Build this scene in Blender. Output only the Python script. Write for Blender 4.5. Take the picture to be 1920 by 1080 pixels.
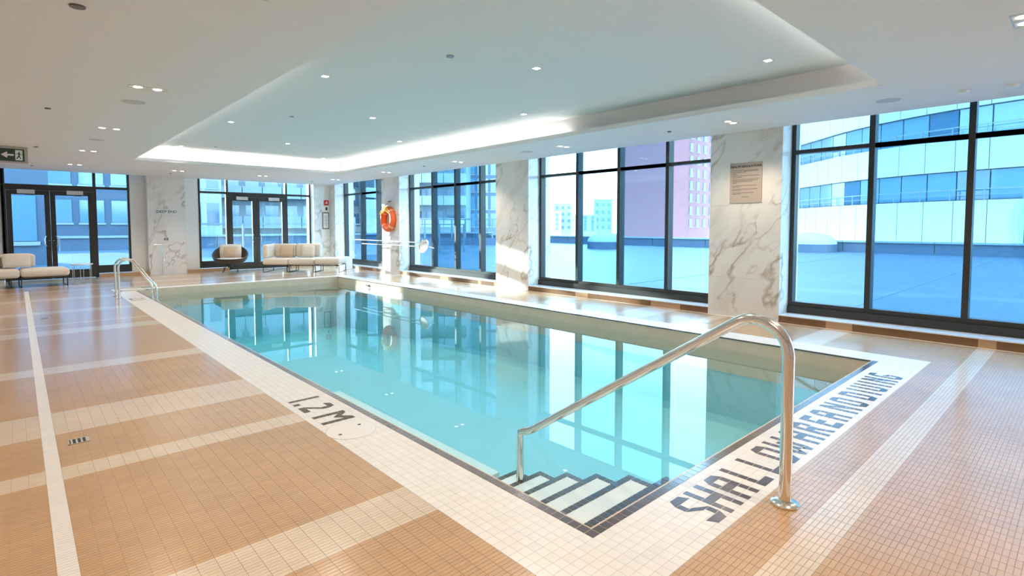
import bpy, math, random
from mathutils import Vector, Matrix
random.seed(7)
S = bpy.context.scene
for o in list(bpy.data.objects): bpy.data.objects.remove(o)
C = S.collection

# ------------------------------------------------------------------ camera
YAW, PITCH, F_PX, CY = 0.74386, 0.05235, 1008.77, 476.68
CAM = Vector((-1.7507, -1.3956, 1.32))
cd = bpy.data.cameras.new('camera'); cam = bpy.data.objects.new('camera', cd); C.objects.link(cam)
fw = Vector((math.sin(YAW)*math.cos(PITCH), math.cos(YAW)*math.cos(PITCH), -math.sin(PITCH)))
rt = Vector((math.cos(YAW), -math.sin(YAW), 0)); up = rt.cross(fw)
cam.matrix_world = Matrix(((rt.x, up.x, -fw.x, CAM.x), (rt.y, up.y, -fw.y, CAM.y), (rt.z, up.z, -fw.z, CAM.z), (0, 0, 0, 1)))
cd.sensor_width = 36; cd.lens = F_PX/1920*36; cd.shift_y = (CY-540)/1920; cd.clip_start = .05; cd.clip_end = 900
S.camera = cam

# ------------------------------------------------------------------ world, sun, exposure
w = bpy.data.worlds.new('sky'); S.world = w; w.use_nodes = True
nt = w.node_tree; nt.nodes.clear()
tc = nt.nodes.new('ShaderNodeTexCoord'); sp = nt.nodes.new('ShaderNodeSeparateXYZ'); rp = nt.nodes.new('ShaderNodeValToRGB')
bg = nt.nodes.new('ShaderNodeBackground'); wo = nt.nodes.new('ShaderNodeOutputWorld')
rp.color_ramp.elements[0].position = 0.0; rp.color_ramp.elements[0].color = (.80, .92, 1, 1)
rp.color_ramp.elements[1].position = .8; rp.color_ramp.elements[1].color = (.42, .70, 1, 1)
nt.links.new(tc.outputs['Generated'], sp.inputs[0]); nt.links.new(sp.outputs['Z'], rp.inputs[0])
nt.links.new(rp.outputs[0], bg.inputs[0]); nt.links.new(bg.outputs[0], wo.inputs[0])
bg.inputs[1].default_value = 13
sl = bpy.data.lights.new('sun', 'SUN'); so = bpy.data.objects.new('sun', sl); C.objects.link(so)
sl.energy = 30; sl.color = (1, .84, .70); sl.angle = math.radians(.6)
so.rotation_euler = Vector((.30, -1, -.205)).to_track_quat('-Z', 'Y').to_euler()
so.location = (-6, 30, 12)
S.view_settings.view_transform = 'Standard'; S.view_settings.look = 'None'
S.view_settings.exposure = 0.13; S.view_settings.gamma = 1; S.view_settings.use_curve_mapping = False

S.cycles.max_bounces = 8; S.cycles.diffuse_bounces = 4; S.cycles.volume_bounces = 0; S.cycles.transparent_max_bounces = 12
# window portals (emit nothing; they only tell the renderer where daylight enters)
def portal(x, y, z, sx, sz, face):
    l = bpy.data.lights.new('daylight_portal', 'AREA'); l.shape = 'RECTANGLE'; l.size = sx; l.size_y = sz
    l.cycles.is_portal = True
    o = bpy.data.objects.new('daylight_portal', l); C.objects.link(o); o.location = (x, y, z)
    o.rotation_euler = Vector(face).to_track_quat('-Z', 'Z').to_euler()
for y0, y1 in ((-2.42, 1.52), (2.55, 6.44), (7.45, 11.45), (12.4, 15.4)):
    portal(6.42, (y0+y1)/2, 1.6, y1-y0, 2.9, (-1, 0, 0))
portal(-.75, 16.36, 1.6, 2.5, 2.9, (0, -1, 0)); portal(3.74, 16.36, 1.6, 3.3, 2.9, (0, -1, 0))

# ------------------------------------------------------------------ materials
MATS = {}
def mat(name, col, rough=.5, metal=0, var=0, scale=8, bump=0, island=0, spec=.5, emit=None, es=0, coat=0):
    if name in MATS: return MATS[name]
    m = bpy.data.materials.new(name); m.use_nodes = True; n = m.node_tree; b = n.nodes['Principled BSDF']
    b.inputs['Base Color'].default_value = (*col, 1); b.inputs['Roughness'].default_value = rough
    b.inputs['Metallic'].default_value = metal; b.inputs['Specular IOR Level'].default_value = spec
    b.inputs['Coat Weight'].default_value = coat; b.inputs['Coat Roughness'].default_value = .18; b.inputs['Coat IOR'].default_value = 1.6
    if emit: b.inputs['Emission Color'].default_value = (*emit, 1); b.inputs['Emission Strength'].default_value = es
    if var or bump or island:
        t = n.nodes.new('ShaderNodeTexCoord'); no = n.nodes.new('ShaderNodeTexNoise'); no.inputs['Scale'].default_value = scale
        no.inputs['Detail'].default_value = 5
        n.links.new(t.outputs['Object'], no.inputs['Vector'])
        src = None
        if var:
            r = n.nodes.new('ShaderNodeMapRange'); r.inputs[1].default_value = .3; r.inputs[2].default_value = .7
            r.inputs[3].default_value = 1-var; r.inputs[4].default_value = 1+var
            n.links.new(no.outputs['Fac'], r.inputs[0]); src = r.outputs[0]
        if island:
            g = n.nodes.new('ShaderNodeNewGeometry'); oi = n.nodes.new('ShaderNodeObjectInfo')
            ad = n.nodes.new('ShaderNodeMath'); ad.operation = 'ADD'; fr = n.nodes.new('ShaderNodeMath'); fr.operation = 'FRACT'
            n.links.new(g.outputs['Random Per Island'], ad.inputs[0]); n.links.new(oi.outputs['Random'], ad.inputs[1]); n.links.new(ad.outputs[0], fr.inputs[0])
            r2 = n.nodes.new('ShaderNodeMapRange'); r2.inputs[3].default_value = 1-island; r2.inputs[4].default_value = 1+island
            n.links.new(fr.outputs[0], r2.inputs[0])
            if src:
                mu = n.nodes.new('ShaderNodeMath'); mu.operation = 'MULTIPLY'
                n.links.new(src, mu.inputs[0]); n.links.new(r2.outputs[0], mu.inputs[1]); src = mu.outputs[0]
            else: src = r2.outputs[0]
        if src:
            vm = n.nodes.new('ShaderNodeVectorMath'); vm.operation = 'SCALE'; vm.inputs[0].default_value = col
            n.links.new(src, vm.inputs['Scale']); n.links.new(vm.outputs[0], b.inputs['Base Color'])
        if bump:
            bp = n.nodes.new('ShaderNodeBump'); bp.inputs['Strength'].default_value = bump; bp.inputs['Distance'].default_value = .01
            n.links.new(no.outputs['Fac'], bp.inputs['Height']); n.links.new(bp.outputs[0], b.inputs['Normal'])
    MATS[name] = m; return m

def brick_mat(name, col, mortar, rough):
    m = mat(name, col, rough, coat=1); n = m.node_tree; b = n.nodes['Principled BSDF']
    t = n.nodes.new('ShaderNodeTexCoord'); br = n.nodes.new('ShaderNodeTexBrick'); br.offset = 0
    br.inputs['Color1'].default_value = (*[c*1.04 for c in col], 1); br.inputs['Color2'].default_value = (*[c*.96 for c in col], 1)
    br.inputs['Mortar'].default_value = (*mortar, 1); br.inputs['Scale'].default_value = 1
    br.inputs['Brick Width'].default_value = .0666667; br.inputs['Row Height'].default_value = .15/7
    br.inputs['Mortar Size'].default_value = .0011; br.inputs['Mortar Smooth'].default_value = .2
    n.links.new(t.outputs['Object'], br.inputs['Vector']); n.links.new(br.outputs['Color'], b.inputs['Base Color'])
    return m

def marble(name, base, vein):
    m = mat(name, base, .14, spec=.5); n = m.node_tree; b = n.nodes['Principled BSDF']
    t = n.nodes.new('ShaderNodeTexCoord'); mp = n.nodes.new('ShaderNodeMapping')
    mp.vector_type = 'TEXTURE'; mp.inputs['Rotation'].default_value = (math.radians(33), math.radians(33), 0); mp.inputs['Scale'].default_value = (.5, .5, 2.6)
    n.links.new(t.outputs['Object'], mp.inputs['Vector'])
    facs = []
    for sc, wd, off, st, rough in ((.8, .022, 0, 1.0, .5), (1.5, .022, 5.2, .7, .45)):
        no = n.nodes.new('ShaderNodeTexNoise'); no.inputs['Scale'].default_value = sc; no.inputs['Detail'].default_value = 4
        no.inputs['Roughness'].default_value = rough; no.inputs['Distortion'].default_value = .12; no.noise_dimensions = '4D'; no.inputs['W'].default_value = off
        n.links.new(mp.outputs[0], no.inputs['Vector'])
        s = n.nodes.new('ShaderNodeMath'); s.operation = 'SUBTRACT'; s.inputs[1].default_value = .5; n.links.new(no.outputs['Fac'], s.inputs[0])
        a = n.nodes.new('ShaderNodeMath'); a.operation = 'ABSOLUTE'; n.links.new(s.outputs[0], a.inputs[0])
        r = n.nodes.new('ShaderNodeMapRange'); r.inputs[1].default_value = 0; r.inputs[2].default_value = wd
        r.inputs[3].default_value = st; r.inputs[4].default_value = 0; n.links.new(a.outputs[0], r.inputs[0])
        mk = n.nodes.new('ShaderNodeTexNoise'); mk.inputs['Scale'].default_value = .7; mk.noise_dimensions = '4D'; mk.inputs['W'].default_value = off+2
        n.links.new(mp.outputs[0], mk.inputs['Vector'])
        mr = n.nodes.new('ShaderNodeMapRange'); mr.inputs[1].default_value = .45; mr.inputs[2].default_value = .6; n.links.new(mk.outputs['Fac'], mr.inputs[0])
        mu = n.nodes.new('ShaderNodeMath'); mu.operation = 'MULTIPLY'; n.links.new(r.outputs[0], mu.inputs[0]); n.links.new(mr.outputs[0], mu.inputs[1]); facs.append(mu.outputs[0])
    cl = n.nodes.new('ShaderNodeTexNoise'); cl.inputs['Scale'].default_value = 1.0; cl.inputs['Detail'].default_value = 3; n.links.new(mp.outputs[0], cl.inputs['Vector'])
    cr = n.nodes.new('ShaderNodeMapRange'); cr.inputs[1].default_value = .55; cr.inputs[2].default_value = .8; cr.inputs[4].default_value = .45; n.links.new(cl.outputs['Fac'], cr.inputs[0])
    mx = n.nodes.new('ShaderNodeMath'); mx.operation = 'MAXIMUM'; n.links.new(facs[0], mx.inputs[0]); n.links.new(facs[1], mx.inputs[1])
    m2 = n.nodes.new('ShaderNodeMath'); m2.operation = 'MAXIMUM'; n.links.new(mx.outputs[0], m2.inputs[0]); n.links.new(cr.outputs[0], m2.inputs[1])
    mi = n.nodes.new('ShaderNodeMix'); mi.data_type = 'RGBA'; mi.inputs['A'].default_value = (*base, 1); mi.inputs['B'].default_value = (*vein, 1)
    n.links.new(m2.outputs[0], mi.inputs['Factor']); n.links.new(mi.outputs['Result'], b.inputs['Base Color'])
    return m

def glassy(name, tint, ior, rough=0, vol=None, dens=0):
    m = bpy.data.materials.new(name); m.use_nodes = True; n = m.node_tree; n.nodes.clear()
    out = n.nodes.new('ShaderNodeOutputMaterial'); mx = n.nodes.new('ShaderNodeMixShader'); tr = n.nodes.new('ShaderNodeBsdfTransparent')
    gl = n.nodes.new('ShaderNodeBsdfGlossy'); fr = n.nodes.new('ShaderNodeFresnel'); 
    ge = n.nodes.new('ShaderNodeNewGeometry'); ri = n.nodes.new('ShaderNodeMapRange'); ri.inputs[3].default_value = ior; ri.inputs[4].default_value = 1/ior
    n.links.new(ge.outputs['Backfacing'], ri.inputs[0]); n.links.new(ri.outputs[0], fr.inputs['IOR'])   # same reflectance from either side of a sheet
    gl.inputs['Roughness'].default_value = rough; tr.inputs[0].default_value = (*tint, 1)
    n.links.new(fr.outputs[0], mx.inputs[0]); n.links.new(tr.outputs[0], mx.inputs[1]); n.links.new(gl.outputs[0], mx.inputs[2])
    n.links.new(mx.outputs[0], out.inputs['Surface'])
    if vol:
        va = n.nodes.new('ShaderNodeVolumeAbsorption'); va.inputs['Color'].default_value = (*vol, 1); va.inputs['Density'].default_value = dens
        n.links.new(va.outputs[0], out.inputs['Volume'])
    MATS[name] = m; return m

TAN, CREAM = (.57, .335, .155), (.74, .585, .43)
m_tan = mat('tan_tile', TAN, .4, var=.08, scale=2.2, island=.05, coat=1)
m_cream = mat('cream_tile', CREAM, .4, var=.05, scale=2.2, island=.04, coat=1)
m_tan_f = brick_mat('tan_tile_field', TAN, (.45, .26, .135), .36)
m_cream_f = brick_mat('cream_tile_field', CREAM, (.55, .42, .30), .36)
m_white = mat('white_tile', (.84, .80, .76), .28, island=.03)
m_grout = mat('grout', (.45, .29, .17), .8)
m_wgrout = mat('pale_grout', (.64, .55, .46), .8)
m_dark = mat('dark_edge_tile', (.085, .055, .055), .18, island=.25, coat=1)
m_letter = mat('letter_tile', (.08, .065, .09), .2, island=.15, coat=.45)
m_step_dark = mat('step_nosing_tile', (.045, .025, .014), .3, island=.35)
m_beige = mat('waterline_tile', (.70, .53, .38), .3, var=.05, scale=5)
m_shell = mat('pool_plaster', (.33, .64, .70), .6, var=.02, scale=2)
m_tread = mat('white_tread', (.80, .82, .80), .5)
m_ceil = mat('ceiling_paint', (.80, .79, .78), .7)
m_wall = mat('white_paint', (.82, .82, .81), .6)
m_marble = marble('marble', (.80, .78, .76), (.42, .33, .26))
m_sill = mat('white_sill', (.78, .78, .78), .2)
m_brown = mat('brown_base_tile', (.20, .10, .045), .35, var=.1, scale=9)
m_brown_l = mat('light_base_tile', (.50, .30, .17), .35)
m_frame = mat('bronze_frame', (.028, .026, .022), .38, metal=.0)
m_steel = mat('stainless_steel', (.80, .77, .72), .16, metal=1)
m_chrome = mat('brushed_chrome', (.7, .7, .7), .25, metal=1)
m_glass = glassy('tinted_glass', (.66, .81, .88), 1.35)
m_cglass = glassy('clear_glass', (.9, .95, .96), 1.3)
m_water = glassy('water', (1, 1, 1), 1.33, vol=(.35, .93, .97), dens=.22)
m_black = mat('black_print', (.02, .02, .02), .5)
m_grille = mat('ceiling_grille', (.55, .54, .53), .5)
m_lens = mat('lamp_lens', (1, 1, 1), .3, emit=(1, .9, .75), es=7)
m_lens_c = mat('recess_lamp_lens', (1, 1, 1), .3, emit=(1, .97, .92), es=30)
m_led = mat('led_strip', (1, 1, 1), .3, emit=(1, .97, .93), es=26)
m_brass = mat('lamp_trim', (.75, .68, .58), .3, metal=.6)
m_fab = mat('cream_fabric', (.72, .66, .58), .9, var=.06, scale=60, bump=.15)
m_fab2 = mat('beige_fabric', (.56, .45, .33), .9, var=.06, scale=60, bump=.15)
m_rope = mat('woven_rope', (.075, .065, .055), .8, var=.3, scale=90, bump=.5)
m_legs = mat('black_metal', (.03, .028, .026), .45, metal=.4)
m_orange = mat('orange_foam', (.85, .13, .02), .5, var=.05, scale=20)
m_yellow = mat('yellow_rope', (.75, .50, .10), .8)
m_red = mat('red_sign', (.65, .04, .03), .5)
m_plate = mat('white_plate', (.85, .85, .83), .4)
m_sign = mat('taupe_sign', (.46, .39, .34), .45)
m_closer = mat('silver_closer', (.62, .65, .66), .4)
m_green = mat('exit_green', (.03, .06, .035), .4)

# ------------------------------------------------------------------ builders
def setp(o, label=None, cat=None, group=None, kind=None):
    if label: o['label'] = label
    if cat: o['category'] = cat
    if group: o['group'] = group
    if kind: o['kind'] = kind
    return o
def thing(name, label, cat=None, loc=(0, 0, 0), rz=0, group=None, kind=None):
    o = bpy.data.objects.new(name, None); C.objects.link(o); o.location = loc; o.rotation_euler = (0, 0, rz); o.empty_display_size = .1
    return setp(o, label, cat, group, kind)
class MB:
    def __init__(s, off=(0, 0, 0)): s.v = []; s.f = []; s.o = Vector(off)
    def add(s, vs, fs):
        b = len(s.v); s.v += [tuple(Vector(v)-s.o) for v in vs]; s.f += [tuple(b+i for i in f) for f in fs]; return s
    def box(s, x0, x1, y0, y1, z0, z1):
        return s.add([(x0, y0, z0), (x1, y0, z0), (x1, y1, z0), (x0, y1, z0), (x0, y0, z1), (x1, y0, z1), (x1, y1, z1), (x0, y1, z1)],
                     [(0, 3, 2, 1), (4, 5, 6, 7), (0, 1, 5, 4), (1, 2, 6, 5), (2, 3, 7, 6), (3, 0, 4, 7)])
    def rbox(s, x0, x1, y0, y1, z0, z1, r, n=3):          # box with rounded vertical and horizontal edges
        import bmesh
        bm = bmesh.new(); bmesh.ops.create_cube(bm, size=1)
        for v in bm.verts: v.co = Vector(((x0+x1)/2+v.co.x*(x1-x0), (y0+y1)/2+v.co.y*(y1-y0), (z0+z1)/2+v.co.z*(z1-z0)))
        bmesh.ops.bevel(bm, geom=bm.edges[:], offset=r, segments=n, profile=.5, affect='EDGES')
        bm.verts.index_update(); s.add([v.co.copy() for v in bm.verts], [[v.index for v in f.verts] for f in bm.faces]); bm.free(); return s
    def prism(s, poly, axis, a, b):                       # poly: 2D points in the two other axes (cyclic order), extruded a..b
        P = lambda p, c: {0: (c, p[0], p[1]), 1: (p[0], c, p[1]), 2: (p[0], p[1], c)}[axis]
        n = len(poly)
        return s.add([P(p, a) for p in poly]+[P(p, b) for p in poly],
                     [tuple(range(n))[::-1], tuple(range(n, 2*n))]+[(i, (i+1) % n, n+(i+1) % n, n+i) for i in range(n)])
    def tube(s, pts, r, n=12, closed=False, cap=True):
        P = [Vector(p) for p in pts]; m = len(P); R = r if isinstance(r, (list, tuple)) else [r]*m
        T = []
        for i in range(m):
            a = P[i-1] if (i or closed) else P[0]; b = P[(i+1) % m] if (i < m-1 or closed) else P[-1]; T.append((b-a).normalized())
        u = T[0].orthogonal().normalized(); V = []; Fc = []
        for i in range(m):
            u = (u-T[i]*u.dot(T[i])).normalized(); v = T[i].cross(u)
            V += [P[i]+(u*math.cos(2*math.pi*k/n)+v*math.sin(2*math.pi*k/n))*R[i] for k in range(n)]
        for i in range(m if closed else m-1):
            j = (i+1) % m
            Fc += [(i*n+k, i*n+(k+1) % n, j*n+(k+1) % n, j*n+k) for k in range(n)]
        if cap and not closed: Fc += [tuple(range(n))[::-1], tuple(range((m-1)*n, m*n))]
        return s.add(V, Fc)
    def lathe(s, prof, c, n=32, sx=1, sy=1):              # prof: (r, z)
        V = [(c[0]+r*sx*math.cos(2*math.pi*k/n), c[1]+r*sy*math.sin(2*math.pi*k/n), c[2]+z) for r, z in prof for k in range(n)]
        Fc = [(i*n+k, i*n+(k+1) % n, (i+1)*n+(k+1) % n, (i+1)*n+k) for i in range(len(prof)-1) for k in range(n)]
        Fc += [tuple(range(n))[::-1], tuple(range((len(prof)-1)*n, len(prof)*n))]
        return s.add(V, Fc)
    def mesh(s, name, m, smooth=False):
        me = bpy.data.meshes.new(name); me.from_pydata(s.v, [], s.f); me.materials.append(m)
        if smooth:
            me.polygons.foreach_set('use_smooth', [True]*len(me.polygons)); me.set_sharp_from_angle(angle=math.radians(40))
        me.update(); return me
    def build(s, name, m, parent=None, smooth=False):
        o = bpy.data.objects.new(name, s.mesh(name, m, smooth)); C.objects.link(o)
        if parent: o.parent = parent
        return o
def inst(name, me, parent, loc, rot=None):
    o = bpy.data.objects.new(name, me); C.objects.link(o); o.parent = parent; o.location = loc
    if rot: o.rotation_euler = rot
    return o
def arc(c, r, a0, a1, n, f):                               # f maps (u, v) to a 3D point
    return [f(c[0]+r*math.cos(a0+(a1-a0)*i/n), c[1]+r*math.sin(a0+(a1-a0)*i/n)) for i in range(n+1)]
def text_mesh(body, size, m, depth=.001, bold=0):
    cu = bpy.data.curves.new('lettering', 'FONT'); cu.body = body; cu.size = size; cu.extrude = depth; cu.offset = bold
    cu.align_x = 'CENTER'; cu.align_y = 'CENTER'; cu.resolution_u = 3
    o = bpy.data.objects.new('lettering', cu); C.objects.link(o)
    dg = bpy.context.evaluated_depsgraph_get(); me = bpy.data.meshes.new_from_object(o.evaluated_get(dg))
    bpy.data.objects.remove(o); me.materials.clear(); me.materials.append(m); return me

# ------------------------------------------------------------------ key dimensions
W, L, B = 4.40, 12.05, .35             # pool length, width, white border
XW, YF, H = 5.91, 15.86, 2.66          # column faces, ceiling
XG, YG = 6.26, 16.15                   # glass planes
HR = 2.96                              # raised ceiling
XL, YN = -4.6, -5.2                    # walls out of the frame
ZW = -.15
PX, PY = .2/3, .15/7
STRIPES = [(-3.3, -2.9), (-1.95, -1.75), (-.714, -.564), (.64, .93), (2.19, 2.385), (3.02, 3.55), (4.88, 5.18), (7.12, 7.52), (7.97, 8.07), (9.2, 9.55),
           (11.1, 11.45), (12.75, 12.95), (13.7, 14.05), (15.0, 15.2)]
STRIPES = [(-B+round((a+B)/PY)*PY, -B+round((b+B)/PY)*PY) for a, b in STRIPES]
def is_stripe(y): return any(a < y < b for a, b in STRIPES)

def view_area(x, y, z, a):                                  # how large a floor piece shows in the picture
    d = Vector((x, y, z))-CAM; f = d.dot(fw)
    if f < .2: return 0
    u = 960+F_PX*d.dot(rt)/f; v = CY-F_PX*d.dot(up)/f
    if not (-10 < u < 1930 and -10 < v < 1090): return 0
    return a/f**3

# ------------------------------------------------------------------ floor: grout bed, single tiles, tile fields
fl = MB()
z0, z1 = -.25, -.0015
for x0, x1, y0, y1 in ((XL, -B, YN, YG), (W+B, XG, YN, YG), (-B, W+B, YN, -B), (-B, W+B, L+B, YG)): fl.box(x0, x1, y0, y1, z0, z1)
floor = setp(fl.build('floor', m_grout), 'tan mosaic tiled pool deck with pale cross stripes', kind='structure')
YC = STRIPES[6][0]                                          # single tiles nearer than this, fields beyond
gap = .0018
tiles = []
def rows(y0, y1):
    n = round((y1-y0)/PY); return [y0+i*PY for i in range(n)]
def cols(x0, x1, dirn):
    out = []; n = int(math.ceil((x1-x0)/PX-1e-6))
    for i in range(n):
        a, b = (x1-(i+1)*PX, x1-i*PX) if dirn < 0 else (x0+i*PX, x0+(i+1)*PX)
        out.append((max(a, x0), min(b, x1)))
    return out
yb = -B-66*PY
for y in rows(-B, YC):
    for a, b in cols(-3.2, -B, -1)+cols(W+B, XW-.045, 1): tiles.append((a, b, y))
for y in rows(yb, -B):
    for a, b in cols(-3.2, -B, -1)+cols(-B, XW-.045, 1): tiles.append((a, b, y))
SX0, SX1 = -B-20*PX, -B-19*PX                               # long white stripe on the left deck
scored = sorted(((view_area((a+b)/2, y+PY/2, 0, (b-a)*PY), i) for i, (a, b, y) in enumerate(tiles)), reverse=True)
top = {i for sc, i in scored[:300] if tiles[i][1]-tiles[i][0] > PX*.9}
def colour(x, y):
    if SX0-.001 < x < SX1+.001: return 2
    return 1 if is_stripe(y) else 0
tm = [MB().box(-PX/2+gap/2, PX/2-gap/2, -PY/2+gap/2, PY/2-gap/2, -.0015, 0).mesh('deck_tile', m) for m in (m_tan, m_cream, m_white)]
fields = [MB(), MB(), MB()]
for i, (a, b, y) in enumerate(tiles):
    k = colour((a+b)/2, y+PY/2)
    if i in top: inst('deck_tile', tm[k], floor, ((a+b)/2, y+PY/2, 0))
    else:
        g = gap/2; x0, x1, y0, y1 = a+g, b-g, y+g, y+PY-g
        fields[k].add([(x0, y0, 0), (x1, y0, 0), (x1, y1, 0), (x0, y1, 0), (x0, y0, -.0015), (x1, y0, -.0015), (x1, y1, -.0015), (x0, y1, -.0015)],
                      [(0, 1, 2, 3), (0, 4, 5, 1), (1, 5, 6, 2), (2, 6, 7, 3), (3, 7, 4, 0)])
for f, n, m in zip(fields, ('tan_tiles', 'cream_tiles', 'white_line_tiles'), (m_tan, m_cream, m_white)): setp(f.build(n, m, floor), kind='stuff')
ff = [MB(), MB(), MB()]
def far_field(x0, x1, y0, y1):
    cuts = sorted({y0, y1, *[c for s in STRIPES for c in s if y0 < c < y1]})
    for a, b in zip(cuts, cuts[1:]): ff[1 if is_stripe((a+b)/2) else 0].box(x0, x1, a, b, -.0015, 0)
far_field(-B-19*PX if False else SX1, -B, YC, YG); far_field(XL, SX0, YC, YG); far_field(SX0, SX1, 13.2, YG)
ff[2].box(SX0, SX1, YC, 13.2, -.0015, 0)
far_field(W+B, XW-.045, YC, YG); far_field(-B, W+B, L+B, YG)
far_field(XL, -3.2, YN, YC); far_field(-3.2, XW-.045, YN, yb)
for f, n, m in zip(ff, ('far_tan_tiles', 'far_cream_tiles', 'far_line_tiles'), (m_tan_f, m_cream_f, m_white)): setp(f.build(n, m, floor), kind='stuff')
MB().box(XW-.045, XW, YN, YF, -.0015, .001).build('edge_strip', m_white, floor)

# ------------------------------------------------------------------ white border and dark edge (trim_1)
tb = MB()
for x0, x1, y0, y1 in ((-B, .05, -B, L+B), (W, W+B, -B, L+B), (.05, W, -B, .05), (.05, W, L, L+B)): tb.box(x0, x1, y0, y1, -.06, -.0015)
trim1 = setp(tb.build('trim_1', m_wgrout), 'white mosaic border with dark edge tiles around the pool', kind='structure')
wt, dt = [], []
nx, ny = round((W+2*B)/.05), round((L+2*B)/.05)
for i in range(nx):
    for j in range(ny):
        x, y = -B+.05*(i+.5), -B+.05*(j+.5)
        if .05 < x < W and .05 < y < L: continue
        if (0 < x < .05 and 0 < y < L) or (0 < y < .05 and 0 < x < W): dt.append((x, y))
        elif 0 < x < W and 0 < y < L: continue
        else: wt.append((x, y))
def tile_set(lst, name, m, fname):
    h = .0243 if name == 'white_tile' else .0228
    me = MB().box(-h, h, -h, h, -.0015, 0).mesh(name, m)
    sc = sorted(lst, key=lambda p: -view_area(p[0], p[1], 0, .0025)); f = MB()
    for k, (x, y) in enumerate(sc):
        if k < 300: inst(name, me, trim1, (x, y, 0))
        else: f.add([(x-h, y-h, 0), (x+h, y-h, 0), (x+h, y+h, 0), (x-h, y+h, 0), (x-h, y-h, -.0015), (x+h, y-h, -.0015), (x+h, y+h, -.0015), (x-h, y+h, -.0015)],
                    [(0, 1, 2, 3), (0, 4, 5, 1), (1, 5, 6, 2), (2, 6, 7, 3), (3, 7, 4, 0)])
    if f.v: setp(f.build(fname, m, trim1), kind='stuff')
tile_set(wt, 'white_tile', m_white, 'white_tiles'); tile_set(dt, 'edge_tile', m_dark, 'edge_tiles')
MB().box(W-.012, W-.002, .05, L, -.016, -.002).build('painted_edge_shadow', m_dark, trim1)  # dark strip added to colour in the shade under the border's overhang

# ------------------------------------------------------------------ pool shell
pool = thing('swimming_pool', 'long rectangular indoor swimming pool with pale aqua plaster', 'pool', (W/2, L/2, -1.4))
o_ = (W/2, L/2, -1.4)
sh = MB(o_)
sh.add([(-.2, -.2, -.95), (W+.2, -.2, -.95), (W+.2, 6, -.95), (-.2, 6, -.95), (W+.2, L+.2, -1.32), (-.2, L+.2, -1.32)], [(0, 1, 2, 3), (3, 2, 4, 5)])
sh.box(-.2, .05, -.2, L+.2, -1.4, -.06).box(W, W+.2, -.2, L+.2, -1.4, -.06).box(.05, W, -.2, .05, -1.4, -.06).box(.05, W, L, L+.2, -1.4, -.06)
sh.build('shell', m_shell, pool)
for nm, b in (('waterline_band', (W-.008, W, .05, L, -.42, -.002)), ('waterline_band', (.05, W-.008, L-.008, L, -.42, -.002)),
              ('waterline_band', (.05, .058, .06, L-.008, -.42, -.002)), ('waterline_band', (.058, W-.008, .05, .058, -.42, -.002))):
    MB(o_).box(*b).build(nm, m_beige, pool)
MB(o_).box(.05, .93, 1.662, 4.45, -1.0, -.58).build('bench', mat('bench_plaster', (.62, .80, .82), .5), pool)
MB(o_).box(W-.03, W-.008, 10.30, 10.44, -.12, -.08).build('inlet_fitting', m_black, pool)
wtr = MB().box(-.1, W+.1, -.1, L+.1, -1.38, ZW).build('pool_water', m_water)
setp(wtr, 'still clear turquoise water filling the pool', 'water', kind='stuff')

# steps
R_ = 1.10; ys = [.325+.266*k for k in range(6)]; zs = [-.2-.083*k for k in range(6)]
st = thing('pool_steps', 'white pool steps with dark tiled nosings under water at the near corner', 'steps', (.55, .9, -1.0))
o_ = (.55, .9, -1.0)
nz = MB().box(-.022, .022, -.022, .022, -.0015, .003).mesh('nosing_tile', m_step_dark)
for k in range(6):
    ya = .05 if k == 0 else ys[k-1]
    MB(o_).box(.05, R_, ya, ys[k], -1.0, zs[k]).build('tread', m_tread, st)
    for i in range(21): inst('nosing_tile', nz, st, Vector((.075+.05*i, ys[k]-.026, zs[k]))-Vector(o_))
    y = ys[k]-.076
    while y > ya+.02:
        inst('nosing_tile', nz, st, Vector((R_-.026, y, zs[k]))-Vector(o_)); y -= .05

# ------------------------------------------------------------------ lettering in the border
def clip(poly, a, c, keep_ge):                              # clip against v >= c or v <= c on axis a
    out = []
    for i in range(len(poly)):
        p, q = poly[i-1], poly[i]; ip = (p[a] >= c) == keep_ge; iq = (q[a] >= c) == keep_ge
        if ip != iq:
            t = (c-p[a])/(q[a]-p[a]); out.append((p[0]+(q[0]-p[0])*t, p[1]+(q[1]-p[1])*t))
        if iq: out.append(q)
    return out
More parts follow.
